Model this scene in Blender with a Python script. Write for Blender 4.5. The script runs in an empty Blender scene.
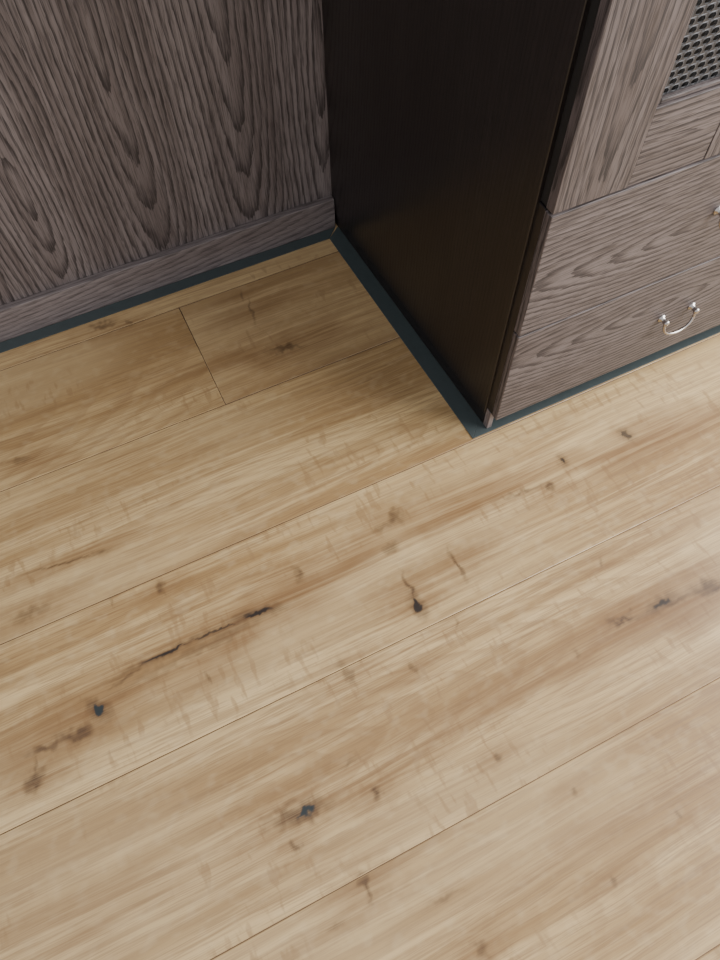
import bpy, bmesh, math, random
import numpy as np
from mathutils import Vector, Matrix
random.seed(7)
H=1.2
# ---- survey helper
A=Vector((.8995,-.3851,.2061));B=Vector((-.4367,-.7825,.4439));D=Vector((.0097,.4893,.8721))
def fl(p):
    d=Vector((p[0]-360,p[1]-480,720)); t=H/d.dot(D)
    return (round(d.dot(A)*t,4),round(d.dot(B)*t,4))

# ------------------------------------------------------------ node helper
class G:
    def __init__(s,name):
        s.m=bpy.data.materials.new(name); s.m.use_nodes=True
        s.nt=s.m.node_tree; s.nt.nodes.clear()
        s.out=s.nt.nodes.new('ShaderNodeOutputMaterial')
        s.b=s.nt.nodes.new('ShaderNodeBsdfPrincipled')
        s.nt.links.new(s.b.outputs[0],s.out.inputs[0])
    def n(s,t): return s.nt.nodes.new(t)
    def put(s,sock,v):
        if isinstance(v,bpy.types.NodeSocket): s.nt.links.new(v,sock)
        elif v is not None:
            if isinstance(v,(tuple,list)) and sock.type=='RGBA' and len(v)==3: v=(*v,1)
            sock.default_value=v
    def math(s,op,a,b=None,c=None,clamp=False):
        x=s.n('ShaderNodeMath'); x.operation=op; x.use_clamp=clamp
        s.put(x.inputs[0],a); s.put(x.inputs[1],b); s.put(x.inputs[2],c); return x.outputs[0]
    def xyz(s,a,b,c):
        x=s.n('ShaderNodeCombineXYZ'); s.put(x.inputs[0],a);s.put(x.inputs[1],b);s.put(x.inputs[2],c); return x.outputs[0]
    def sep(s,v):
        x=s.n('ShaderNodeSeparateXYZ'); s.put(x.inputs[0],v); return x.outputs
    def noise(s,v,scale=1,detail=3,rough=.5,color=False):
        x=s.n('ShaderNodeTexNoise'); s.put(x.inputs['Vector'],v); x.inputs['Scale'].default_value=scale
        x.inputs['Detail'].default_value=detail; x.inputs['Roughness'].default_value=rough
        return x.outputs['Color' if color else 'Fac']
    def mr(s,v,a,b,c=0.,d=1.,smooth=True):
        x=s.n('ShaderNodeMapRange'); x.interpolation_type='SMOOTHSTEP' if smooth else 'LINEAR'
        s.put(x.inputs[0],v)
        for i,q in enumerate((a,b,c,d)): s.put(x.inputs[i+1],q)
        return x.outputs[0]
    def mix(s,f,a,b,mode='MIX'):
        x=s.n('ShaderNodeMix'); x.data_type='RGBA'; x.blend_type=mode; x.clamp_factor=True
        s.put(x.inputs[0],f); s.put(x.inputs[6],a); s.put(x.inputs[7],b); return x.outputs[2]
    def uv(s,name='UVMap'):
        x=s.n('ShaderNodeUVMap'); x.uv_map=name; return x.outputs[0]
    def attr(s,name):
        x=s.n('ShaderNodeAttribute'); x.attribute_name=name; return x
    def bump(s,h,st,dist):
        x=s.n('ShaderNodeBump'); x.inputs['Strength'].default_value=st; x.inputs['Distance'].default_value=dist
        s.put(x.inputs['Height'],h); s.nt.links.new(x.outputs[0],s.b.inputs['Normal'])
    def set(s,**k):
        for a,v in k.items(): s.put(s.b.inputs[a.replace('_',' ')],v)

def plain(name,col,rough=.5,metal=0.,var=.15,scale=60):
    g=G(name); tc=g.n('ShaderNodeTexCoord')
    f=g.noise(tc.outputs['Object'],scale,2)
    c=g.mix(f,tuple(x*(1-var) for x in col),tuple(x*(1+var) for x in col))
    g.set(Base_Color=c,Roughness=rough,Metallic=metal); return g.m

# dark stained oak:  UV = (across grain, along grain) metres, second UV layer = random
def dark_oak(name,dark,mid,light,ringf=150,ringamt=.8,rough=.45,spec=.5,pore=.45):
    g=G(name); u,v,_=g.sep(g.uv()); r,r2,_=g.sep(g.uv('Rnd'))
    rz=g.math('MULTIPLY',r,37.)
    w1=g.math('SUBTRACT',g.noise(g.xyz(g.math('MULTIPLY',u,4),g.math('MULTIPLY',v,1.8),rz),1,1),.5)
    w2=g.math('SUBTRACT',g.noise(g.xyz(g.math('MULTIPLY',u,75),g.math('MULTIPLY',v,13),rz),1,3,.68),.5)
    uw=g.math('ADD',u,g.math('MULTIPLY',w1,.05))
    vv=g.math('MULTIPLY',v,g.math('ADD',.07,g.math('MULTIPLY',r2,.09)))
    rad=g.math('SQRT',g.math('ADD',g.math('MULTIPLY',uw,uw),g.math('MULTIPLY',vv,vv)))
    rad=g.math('ADD',rad,g.math('MULTIPLY',w2,.009))
    rad=g.math('ADD',rad,g.math('MULTIPLY',w1,.02))
    ring=g.math('FRACT',g.math('MULTIPLY',rad,ringf))
    line=g.math('MULTIPLY',g.mr(ring,.35,.93),g.mr(ring,1.,.94))
    pores=g.noise(g.xyz(g.math('MULTIPLY',u,620),g.math('MULTIPLY',v,20),rz),1,2,.65)
    streak=g.noise(g.xyz(g.math('MULTIPLY',uw,60),g.math('MULTIPLY',v,1.5),rz),1,3,.65)
    low=g.noise(g.xyz(g.math('MULTIPLY',u,9),g.math('MULTIPLY',v,1.2),rz),1,1)
    pm=g.mr(pores,.47,.61)
    lm=g.math('MULTIPLY',line,g.mr(pores,.34,.52,.45,1.))
    lm=g.math('MULTIPLY',lm,ringamt)
    c=g.mix(g.mr(g.math('ADD',g.math('MULTIPLY',streak,.6),g.math('MULTIPLY',low,.4)),.3,.7),mid,light)
    c=g.mix(g.math('MULTIPLY',pm,pore),c,dark)
    c=g.mix(lm,c,dark)
    g.set(Base_Color=c,Roughness=g.mr(lm,0.,1.,rough,rough+.2),Specular_IOR_Level=spec)
    g.bump(g.math('SUBTRACT',1.,pores),.3,.0005)
    return g.m

# ------------------------------------------------------------ floor features
F=[ # p1,p2,halfwidth(m),kind,strength
 ((395,516),(396,518),.015,'k',.85),((388,548),(396,546),.009,'k',.6),((375,530),(392,522),.006,'k',.5),
 ((140,666),(188,642),.0032,'c',.85),((188,642),(240,622),.0027,'c',.65),((245,617),(270,610),.0048,'c',.9),((110,690),(140,668),.003,'k',.8),
 ((120,690),(290,602),.012,'k',.5),
 ((95,708),(100,711),.0070,'b',1.),((62,738),(90,730),.012,'k',1.),((30,755),(60,742),.008,'k',.9),((31,785),(38,775),.012,'k',1.),((35,755),(38,785),.004,'k',.6),
 ((402,574),(416,600),.0055,'k',1.),((415,600),(419,609),.0066,'c',.85),((449,549),(465,578),.0050,'k',1.),
 ((296,568),(301,578),.008,'k',.8),((160,585),(164,594),.008,'k',.8),
 ((562,459),(564,462),.005,'c',.7),((549,484),(551,489),.008,'k',.9),((626,434),(628,435),.008,'c',.6),((500,500),(545,484),.005,'k',.6),
 ((-20,770),(170,662),.036,'h',.9),((150,672),(400,535),.038,'h',1.),((380,540),(560,470),.034,'h',1.),((540,478),(760,395),.032,'h',1.),
 ((20,575),(108,551),.0022,'k',1.),((95,553),(108,549),.004,'k',.8),((15,620),(45,605),.012,'k',.6),
 ((92,328),(112,323),.011,'k',.7),((128,322),(132,324),.006,'k',.7),((270,350),(300,346),.009,'k',.85),((248,298),(255,325),.0035,'k',.7),((240,292),(243,300),.003,'k',.6),
 ((10,330),(120,325),.03,'h',.5),((200,370),(330,335),.03,'h',.7),((0,470),(60,455),.03,'h',.8),((12,462),(28,458),.009,'k',.5),
 ((342,664),(352,682),.010,'k',.6),((412,666),(416,672),.006,'k',.6),
 ((275,822),(325,803),.016,'k',.9),((298,814),(312,808),.006,'b',.75),((376,790),(378,794),.009,'k',1.),((293,844),(297,847),.006,'k',.8),((340,770),(358,760),.005,'k',.5),
 ((400,755),(600,645),.024,'h',.6),((570,660),(740,570),.040,'h',1.),
 ((612,624),(632,618),.010,'k',1.),((655,608),(668,600),.006,'c',.75),((695,592),(725,584),.015,'k',1.),((632,618),(700,592),.005,'k',.8),((575,650),(580,654),.006,'k',.5),((495,756),(499,758),.005,'k',.8),
 ((230,860),(330,800),.030,'h',.6),((360,800),(420,750),.02,'h',.5),((0,930),(200,860),.03,'h',.45),
 ((362,876),(368,895),.008,'k',.9),((477,944),(484,949),.008,'k',.75),((330,930),(345,922),.004,'k',.5),((678,812),(682,818),.005,'k',.6),((612,878),(615,884),.005,'k',.6),((571,790),(574,795),.005,'k',.6),
 ((50,955),(110,925),.02,'h',.5),((520,870),(720,780),.03,'h',.5),((150,850),(100,880),.02,'h',.3),
 ((205,672),(211,682),.003,'k',.7),((455,620),(458,628),.003,'k',.6),((600,560),(604,566),.004,'k',.5),((110,600),(114,607),.004,'k',.5),
 ((430,905),(460,890),.003,'k',.5),
]
FW=[]
for p1,p2,w,k,st in F:
    a=Vector(fl(p1)); b=Vector(fl(p2)); c=(a+b)/2; d=b-a
    FW.append((c.x,c.y,d.length/2+w,w,math.atan2(d.y,d.x),k,st))

def floor_mat():
    g=G('oak_floor_lacquer'); x,y,_=g.sep(g.uv()); r,r2,_=g.sep(g.uv('Rnd'))
    rz=g.math('MULTIPLY',r,53.)
    def nz(ax,ay,det=3,ro=.5,yy=None):
        return g.noise(g.xyz(g.math('MULTIPLY',x,ax),g.math('MULTIPLY',yy if yy is not None else y,ay),rz),1,det,ro)
    w1=g.math('SUBTRACT',nz(1.3,6,1),.5); w2=g.math('SUBTRACT',nz(9,40,2),.5)
    yw=g.math('ADD',y,g.math('ADD',g.math('MULTIPLY',w1,.04),g.math('MULTIPLY',w2,.005)))
    s1=nz(.8,20,3,.6,yw); s2=nz(2.2,95,3,.7,yw); s3=nz(11,480,2,.6,yw); low=nz(1.5,4,1)
    c=g.mix(g.mr(s1,.34,.66),(.325,.200,.082),(.610,.435,.215))
    c=g.mix(g.math('MULTIPLY',g.mr(s2,.45,.67),.66),c,(.255,.147,.060))
    c=g.mix(g.math('MULTIPLY',g.mr(s3,.46,.64),.48),c,(.190,.110,.050))
    c=g.mix(g.math('MULTIPLY',g.mr(low,.45,.7),.28),c,(.67,.51,.28))
    xx=g.math('MULTIPLY',g.math('SUBTRACT',x,g.math('MULTIPLY',r2,2.)),.09)
    rad=g.math('SQRT',g.math('ADD',g.math('MULTIPLY',yw,yw),g.math('MULTIPLY',xx,xx)))
    rad=g.math('ADD',rad,g.math('MULTIPLY',w2,.005))
    ring=g.math('FRACT',g.math('MULTIPLY',rad,120.))
    line=g.math('MULTIPLY',g.mr(ring,.4,.9),g.mr(ring,1.,.92))
    line=g.math('MULTIPLY',line,g.mr(low,.35,.55,1.,.1))
    c=g.mix(g.math('MULTIPLY',line,.34),c,(.23,.13,.055))
    fk=nz(75,22,2,.5); fkm=g.mr(nz(3.,9.,1),.48,.6)
    c=g.mix(g.math('MULTIPLY',g.math('MULTIPLY',g.mr(fk,.56,.68),fkm),.5),c,(.26,.155,.070))
    fk2=nz(40,60,1,.5)
    c=g.mix(g.math('MULTIPLY',g.mr(fk2,.5,.75),.15),c,(.68,.54,.32))
    c=g.mix(g.mr(r,0.,1.,0.,.34),c,(.32,.210,.108))
    mh,mk,mc=g.sep(g.attr('marks').outputs['Vector']); mb=g.attr('inlay').outputs['Fac']
    hm=g.math('MULTIPLY',mh,g.mr(s2,.25,.65,.5,1.))
    c=g.mix(g.math('MULTIPLY',hm,.92),c,(.190,.096,.036))
    km=g.math('MULTIPLY',mk,g.mr(s3,.3,.6,.7,1.))
    c=g.mix(g.math('MULTIPLY',km,.88),c,(.065,.033,.017))
    c=g.mix(g.mr(mc,.1,.85),c,(.024,.016,.012)); c=g.mix(g.mr(mb,.1,.75),c,(.022,.028,.030))
    g.set(Base_Color=c,Roughness=g.mr(s3,.3,.7,.31,.42),Specular_IOR_Level=.45)
    g.bump(nz(14,330,1),.12,.0005)
    return g.m

M_floor=floor_mat()
M_wall=dark_oak('stained_oak_veneer',(.026,.019,.0185),(.135,.108,.104),(.245,.208,.202),ringf=84,ringamt=.92,pore=.5)
M_base=dark_oak('stained_oak_skirting',(.045,.034,.034),(.155,.127,.123),(.260,.222,.217),ringf=100,ringamt=.6,pore=.5)
M_front=dark_oak('stained_oak_front',(.019,.014,.014),(.088,.070,.069),(.160,.134,.133),ringf=105,ringamt=.85,pore=.65)
M_side=dark_oak('stained_oak_side_shaded',(.004,.0032,.0032),(.011,.0083,.0083),(.018,.0138,.0135),ringf=120,ringamt=.5,rough=.30,spec=.6)  # same stained oak, side's shade painted in as a near-black tone
M_strip=plain('slate_green_strip',(.044,.058,.060),.5)
M_black=plain('black_gap',(.006,.005,.005),.7)
M_chrome=plain('aged_nickel',(.48,.45,.43),.22,1.,.03)
M_grille=plain('pewter_grille',(.07,.07,.075),.5,.5)
M_seam=plain('floor_groove',(.15,.09,.05),.8)

# ------------------------------------------------------------ mesh helpers
def new(name,bm,mats,parent=None,bevel=0):
    me=bpy.data.meshes.new(name); bm.to_mesh(me); bm.free()
    o=bpy.data.objects.new(name,me); bpy.context.collection.objects.link(o)
    for m in mats: me.materials.append(m)
    if parent: o.parent=parent
    if bevel:
        b=o.modifiers.new('bevel','BEVEL'); b.width=bevel; b.segments=2; b.limit_method='ANGLE'
    return o
def lay(bm):
    return (bm.loops.layers.uv.get('UVMap') or bm.loops.layers.uv.new('UVMap'),
            bm.loops.layers.uv.get('Rnd') or bm.loops.layers.uv.new('Rnd'))
def box(bm,lo,hi,grain='z',mat=0,rnd=None,cen=None):
    uvl,rl=lay(bm)
    x0,y0,z0=lo;x1,y1,z1=hi
    vs=[bm.verts.new(p) for p in ((x0,y0,z0),(x1,y0,z0),(x1,y1,z0),(x0,y1,z0),(x0,y0,z1),(x1,y0,z1),(x1,y1,z1),(x0,y1,z1))]
    rnd=rnd or (random.random(),random.random())
    cx=cen or ((x0+x1)/2,(y0+y1)/2,(z0+z1)/2)
    for idx in ((0,3,2,1),(4,5,6,7),(0,1,5,4),(1,2,6,5),(2,3,7,6),(3,0,4,7)):
        f=bm.faces.new([vs[i] for i in idx]); f.material_index=mat
        f.normal_update(); n=f.normal
        ax=max(range(3),key=lambda i:abs(n[i])); gi='xyz'.index(grain)
        oth=[i for i in range(3) if i!=ax]
        if gi in oth: vi=gi; ui=[i for i in oth if i!=gi][0]
        else: vi,ui=oth[1],oth[0]
        for l in f.loops:
            p=l.vert.co
            l[uvl].uv=(p[ui]-cx[ui],p[vi]-cx[vi]); l[rl].uv=rnd
def S(*a): return tuple(v*H for v in a)

# ------------------------------------------------------------ floor (one mesh of planks, finely gridded where the marks are)
rng=np.random.default_rng(5)
LAT=rng.random((8,256,256))
def vnoise(x,y,s,k):
    X=x*s+31.7; Y=y*s+57.3
    xi=np.floor(X).astype(int); yi=np.floor(Y).astype(int); fx=X-xi; fy=Y-yi
    fx=fx*fx*(3-2*fx); fy=fy*fy*(3-2*fy); L=LAT[k]
    g=lambda a,b:L[a%256,b%256]
    return (g(xi,yi)*(1-fx)*(1-fy)+g(xi+1,yi)*fx*(1-fy)+g(xi,yi+1)*(1-fx)*fy+g(xi+1,yi+1)*fx*fy)-.5
def sm(a,b,v):
    t=np.clip((v-a)/(b-a),0,1); return t*t*(3-2*t)
def marks(x,y):
    n1=vnoise(x,y,90,0)+.5*vnoise(x,y,200,1); n2=vnoise(x,y,90,2)+.5*vnoise(x,y,200,3)
    m1=vnoise(x,y,11,4)+.4*vnoise(x,y,40,5); m2=vnoise(x,y,14,6)+.4*vnoise(x,y,45,7)
    acc={k:np.zeros_like(x) for k in 'hkcb'}
    for cx,cy,hl,hw,an,k,st in FW:
        if k=='h': px,py=x+.05*m1,y+.035*m2
        else:
            w=min(.014,hw*1.4+.002); px,py=x+w*n1,y+w*n2
        dx,dy=px-cx,py-cy; ca,sa=math.cos(an),math.sin(an)
        f=1.6 if k=='h' else 1.25
        d=np.hypot((dx*ca+dy*sa)/(hl*f),(-dx*sa+dy*ca)/(hw*f))
        def put(kk,v): np.maximum(acc[kk],v,out=acc[kk])
        if k=='h': put('h',st*sm(1.2,0,d))
        else:
            halo=np.hypot((px-cx)/(.050+2.4*hl),(py-cy)/(.012+2.0*hw+ .5*hl*abs(sa)))
            put('h',st*.75*sm(1.1,.1,halo))
            if k=='k': put('k',st*sm(1.1,.1,d))
            else: put(k,st*sm(1.,.4,d)); put('k',st*.8*sm(2.4,.6,d))
    return acc
rows=[-2.2,-1.943,-1.699,-1.455,-1.21,-.966,-.722,-.478,-.234,.0109,.2496,.4935,.742,.985,1.09]
XL,XR=-2.2,2.3
g1,g2,dz=.0006,.0010,.0009
V=[];FQ=[];UV=[];RN=[];MK=[];IN=[];MI=[]; nv=0
def emit(v,q,uvoff,rn,mk,inl,mi=0):
    global nv
    V.append(v);FQ.append(q+nv);nv+=len(v)
    UV.append(v[:,:2]+np.array(uvoff)); RN.append(np.tile(rn,(len(v),1))); MK.append(mk); IN.append(inl); MI.append(np.full(len(q),mi))
for i in range(len(rows)-1):
    y0,y1=rows[i]*H,rows[i+1]*H
    js={12:[XL,-1.5,.096,1.75,XR],11:[XL,-.75,1.35,XR],10:[XL,-1.3,1.2,XR],9:[XL,-.7,1.5,XR],8:[XL,-.9,1.0,XR]}.get(i)
    if js is None:
        a=random.uniform(-1.6,-.4); js=[XL,a,a+1.7,XR]
    for j in range(len(js)-1):
        x0,x1=js[j]*H,js[j+1]*H
        rn=(random.random(),random.random()); uo=(random.uniform(0,20),-((y0+y1)/2+random.uniform(-.1,.1)))
        a0,a1,b0,b1=x0+g1+g2,x1-g1-g2,y0+g1+g2,y1-g1-g2
        if i>=7:
            lo,hi=max(a0,-.62),min(a1,1.35)
            xs=np.unique(np.concatenate([[a0,a1],np.linspace(lo,hi,max(2,int((hi-lo)/.0025))) if hi>lo else []]))
            ys=np.linspace(b0,b1,int((b1-b0)/.0025)+1) if hi>lo else np.array([b0,b1])
        else: xs,ys=np.array([a0,a1]),np.array([b0,b1])
        X,Y=np.meshgrid(xs,ys); nx,ny=len(xs),len(ys)
        v=np.stack([X.ravel(),Y.ravel(),np.zeros(nx*ny)],1)
        ii=(np.arange(ny-1)[:,None]*nx+np.arange(nx-1)[None]).ravel()
        q=np.stack([ii,ii+1,ii+nx+1,ii+nx],1)
        m=marks(v[:,0],v[:,1])
        emit(v,q,uo,rn,np.stack([m['h'],m['k'],m['c']],1),m['b'])
        o=np.array([(x0+g1,y0+g1,-dz),(x1-g1,y0+g1,-dz),(x1-g1,y1-g1,-dz),(x0+g1,y1-g1,-dz),(a0,b0,0),(a1,b0,0),(a1,b1,0),(a0,b1,0)])
        q=np.array([(k,(k+1)%4,4+(k+1)%4,4+k) for k in range(4)])
        emit(o,q,uo,rn,np.zeros((8,3)),np.zeros(8))
x0,x1,y0,y1=XL*H,XR*H,rows[0]*H,rows[-1]*H
o=np.array([(x0,y0,-.03),(x1,y0,-.03),(x1,y1,-.03),(x0,y1,-.03),(x0,y0,-dz+.0001),(x1,y0,-dz+.0001),(x1,y1,-dz+.0001),(x0,y1,-dz+.0001)])
emit(o,np.array([(0,3,2,1),(4,5,6,7),(0,1,5,4),(1,2,6,5),(2,3,7,6),(3,0,4,7)]),(0,0),(0,0),np.zeros((8,3)),np.zeros(8),1)
V=np.concatenate(V);FQ=np.concatenate(FQ);UV=np.concatenate(UV);RN=np.concatenate(RN);MK=np.concatenate(MK);IN=np.concatenate(IN);MI=np.concatenate(MI)
me=bpy.data.meshes.new('floor'); me.vertices.add(len(V)); me.vertices.foreach_set('co',V.ravel().astype(np.float32))
me.loops.add(FQ.size); me.loops.foreach_set('vertex_index',FQ.ravel().astype(np.int32))
me.polygons.add(len(FQ)); me.polygons.foreach_set('loop_start',np.arange(0,FQ.size,4,dtype=np.int32))
me.polygons.foreach_set('material_index',MI.astype(np.int32))
me.update(calc_edges=True)
for nm,arr in (('UVMap',UV),('Rnd',RN)):
    l=me.uv_layers.new(name=nm); l.data.foreach_set('uv',arr[FQ.ravel()].ravel().astype(np.float32))
at=me.attributes.new('marks','FLOAT_VECTOR','POINT'); at.data.foreach_set('vector',MK.ravel().astype(np.float32))
at=me.attributes.new('inlay','FLOAT','POINT'); at.data.foreach_set('value',IN.astype(np.float32))
me.materials.append(M_floor); me.materials.append(M_seam)
me.validate()
fo=bpy.data.objects.new('floor',me); bpy.context.collection.objects.link(fo)

# ------------------------------------------------------------ back wall of veneer leaves
YB=1.048; YW=1.062
bm=bmesh.new()
lw=.205
x=.462*H-lw*.62-lw*14
while x<2.3*H:
    box(bm,(x,YW*H,.0),(x+lw-.0004,YW*H+.02,2.4),'z',0,cen=(x+lw/2+random.uniform(-.02,.02),0,random.uniform(.25,.8)))
    x+=lw
box(bm,(-2.2*H,YW*H+.003,0),(2.3*H,YW*H+.12,2.4),'z',1)
new('wall_back',bm,[M_wall,M_black])
TP=.018
def skew(x,y): return x-TP*max(0,(y-.515))/.547
bm=bmesh.new(); box(bm,(-2.2*H,YB*H,0.0005),(skew(.462,1.048)*H,YW*H-.0002,.067*H),'x',0,rnd=(.3,.9),cen=(-.9,0,.2))
new('baseboard_back',bm,[M_base],bevel=.0015)

# ------------------------------------------------------------ edge strip
bm=bmesh.new(); sh=.002
XS=.436; YF=.4965
def poly(bm,pts,z0,z1):
    a=[bm.verts.new((px*H,py*H,z0)) for px,py in pts]; b=[bm.verts.new((px*H,py*H,z1)) for px,py in pts]
    bm.faces.new(a[::-1]); bm.faces.new(b); n=len(a)
    for i in range(n): bm.faces.new((a[i],a[(i+1)%n],b[(i+1)%n],b[i]))
xb=skew(XS,1.0235); SW=.0298
poly(bm,[(-2.2,1.0235),(xb,1.0235),(xb+.0245,1.0475),(-2.2,1.0475)],.0003,sh)
poly(bm,[(xb,1.0232),(XS,YF+.0003),(XS+SW,YF+SW),(xb+SW,1.0472)],.0003,sh)
poly(bm,[(XS,YF),(1.73,YF),(1.73,YF+SW),(XS+SW,YF+SW)],.0003,sh)
bmesh.ops.recalc_face_normals(bm,faces=bm.faces)
new('trim_1',bm,[M_strip],bevel=.0006)

# ------------------------------------------------------------ cabinet
cab=bpy.data.objects.new('built_in_cabinet',None); bpy.context.collection.objects.link(cab)
XC=.463; TOP=.95; FY=.487; FB=.5005
def part(name,lo,hi,grain,mat,bev=.0012,sk=0,**k):
    bm=bmesh.new(); box(bm,S(*lo),S(*hi),grain,0,**k)
    if sk:
        for v in bm.verts:
            if v.co.x<.5*H: v.co.x=skew(v.co.x/H,v.co.y/H)*H
    return new(name,bm,[mat],cab,bev)
XE=1.706
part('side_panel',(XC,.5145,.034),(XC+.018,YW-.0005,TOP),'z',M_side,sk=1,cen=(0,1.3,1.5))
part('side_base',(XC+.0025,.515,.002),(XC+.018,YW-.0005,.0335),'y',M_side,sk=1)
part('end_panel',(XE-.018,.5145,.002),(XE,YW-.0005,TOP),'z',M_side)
part('carcass',(XC+.0185,.520,.046),(XE-.0185,YW-.0005,TOP-.03),'z',M_black,0)
part('toe_kick',(XC+.0185,.535,.002),(XE-.0185,.55,.0455),'x',M_side)
part('side_base_end',(XC+.003,.503,.002),(XC+.012,.5145,.0455),'z',M_base,.0006)
part('door_reveal',(XC+.006,.5008,.4475),(XE-.006,.5195,TOP-.003),'z',M_black,.001)
part('drawer_box',(XC+.0035,.5008,.0465),(XE-.0035,.5195,.4470),'z',M_side,.001)
part('cabinet_top',(XC-.008,.478,TOP+.0005),(XE+.008,YW-.0005,TOP+.028),'x',M_front,.003,sk=1)
def tube(bm,pts,r,seg=10):
    prev=None
    for i,p in enumerate(pts):
        p=Vector(p); t=(Vector(pts[min(i+1,len(pts)-1)])-Vector(pts[max(i-1,0)])).normalized()
        n=t.cross(Vector((0,1,0)));  n=n.normalized() if n.length>1e-3 else Vector((1,0,0)); b=t.cross(n)
        ring=[bm.verts.new(p+(n*math.cos(a)+b*math.sin(a))*r) for a in [2*math.pi*k/seg for k in range(seg)]]
        if prev:
            for k in range(seg): bm.faces.new((prev[k],prev[(k+1)%seg],ring[(k+1)%seg],ring[k]))
        else: bm.faces.new(ring[::-1])
        prev=ring
    bm.faces.new(prev)
def handle(name,xc,z):
    bm=bmesh.new(); xc*=H; z*=H; y=FY*H; hw=.0345
    for s in (-1,1):
        pr=[(0,.0085),(-.002,.0085),(-.0035,.005),(-.010,.0045),(-.013,.0062),(-.016,.0062),(-.018,.004),(-.0185,.0)]
        prev=None
        for dy,r in pr:
            ring=[bm.verts.new((xc+s*hw+max(r,1e-4)*math.cos(a),y+dy,z+max(r,1e-4)*math.sin(a))) for a in [2*math.pi*k/16 for k in range(16)]]
            if prev:
                for k in range(16): bm.faces.new((prev[k],prev[(k+1)%16],ring[(k+1)%16],ring[k]))
            prev=ring
        bm.faces.new(prev)
    pts=[]
    for i in range(25):
        a=math.pi*i/24
        pts.append((xc-hw*1.0*math.cos(a)*(1+.12*math.sin(a)),y-.0125-.008*math.sin(a),z-.003-.031*math.sin(a)**.8))
    tube(bm,pts,.0026)
    bmesh.ops.recalc_face_normals(bm,faces=bm.faces)
    for f in bm.faces: f.smooth=True
    new(name,bm,[M_chrome],cab)
def grille(name,x0,x1,z0,z1,y):
    bm=bmesh.new(); x0*=H;x1*=H;z0*=H;z1*=H;y*=H
    p=.0150; q=.0100; nx=int((x1-x0)/p)+1; nz=int((z1-z0)/q)
    seg=12
    for j in range(nz):
        for i in range(-1,nx):
            cx=x0+p*(i+(.5 if j%2 else 0)+.5); cz=z0+q*(j+.5)
            if cx+p/2>x1+p: continue
            sq=[];el=[]
            for k in range(seg):
                a=2*math.pi*k/seg+math.pi/4
                c,s=math.cos(a),math.sin(a); m=max(abs(c),abs(s))
                sq.append(bm.verts.new((cx+p/2*c/m,y,cz+q/2*s/m)))
                el.append(bm.verts.new((cx+p*.37*c,y-.0006,cz+q*.40*s)))
            for k in range(seg): bm.faces.new((sq[k],sq[(k+1)%seg],el[(k+1)%seg],el[k]))
    o=new(name,bm,[M_grille],cab); s=o.modifiers.new('th','SOLIDIFY'); s.thickness=.0015
for ci,x0 in enumerate((.466,1.087)):
    x1=x0+.618
    for di,(z0,z1) in enumerate(((.0465,.2445),(.2475,.4465))):
        part(f'drawer_front_{ci}_{di}',(x0,FY,z0),(x1,FB,z1),'x',M_front,.0015,
             cen=((x0+.25)*H,0,(z0+z1)/2*H+random.uniform(-.05,.05)))
        handle(f'drawer_pull_{ci}_{di}',x0+.3095,(z0+z1)/2+(0 if di==0 else .004))
    for k in range(2):
        a=x0+k*.3095; b=a+.3075; z0,z1=.4500,TOP-.003; n=f'door_{ci}_{k}_'
        part(n+'stile_l',(a,FY,z0),(a+.100,FB,z1),'z',M_front,.001)
        part(n+'stile_r',(b-.100,FY,z0),(b,FB,z1),'z',M_front,.001)
        part(n+'rail_bottom',(a+.1003,FY+.0008,z0),(b-.1003,FB,z0+.094),'x',M_front,.001,cen=((a+.1)*H,0,(z0+.05)*H))
        part(n+'rail_top',(a+.1003,FY+.0008,z1-.094),(b-.1003,FB,z1),'x',M_front,.001)
        m0,m1,w0,w1=a+.1005,b-.1005,z0+.0943,z1-.0943; t=.006
        part(n+'bead_l',(m0,FY+.004,w0),(m0+t,FB,w1),'z',M_front,.002)
        part(n+'bead_r',(m1-t,FY+.004,w0),(m1,FB,w1),'z',M_front,.002)
        part(n+'bead_b',(m0+t,FY+.004,w0),(m1-t,FB,w0+t),'x',M_front,.002)
        part(n+'bead_t',(m0+t,FY+.004,w1-t),(m1-t,FB,w1),'x',M_front,.002)
        grille(n+'grille',m0+t,m1-t,w0+t,w1-t,FY+.0095)

# ------------------------------------------------------------ lights
def area(name,loc,tgt,sx,sy,e,col=(1,1,1)):
    l=bpy.data.lights.new(name,'AREA'); l.shape='RECTANGLE'; l.size=sx; l.size_y=sy; l.energy=e; l.color=col
    o=bpy.data.objects.new(name,l); bpy.context.collection.objects.link(o); o.location=loc
    o.rotation_euler=(Vector(tgt)-Vector(loc)).to_track_quat('-Z','Y').to_euler()
area('window_light',(2.9,-.8,2.0),(.5,.3,0),2.6,1.8,225,(1,.985,.96))
w=bpy.data.worlds.new('World'); bpy.context.scene.world=w; w.use_nodes=True
w.node_tree.nodes['Background'].inputs[0].default_value=(.97,.97,1,1)
w.node_tree.nodes['Background'].inputs[1].default_value=1.0

# ------------------------------------------------------------ camera
cd=bpy.data.cameras.new('camera'); cam=bpy.data.objects.new('camera',cd); bpy.context.collection.objects.link(cam)
r=Vector((.8995,-.4367,-.0097)).normalized(); f=Vector((.2061,.4439,-.8721)); f=(f-r*f.dot(r)).normalized(); u=r.cross(f)
m=Matrix((r,u,-f)).transposed().to_4x4(); m.translation=Vector((0,0,H)); cam.matrix_world=m
cd.sensor_fit='VERTICAL'; cd.sensor_height=36; cd.lens=27; cd.clip_start=.02
bpy.context.scene.camera=cam
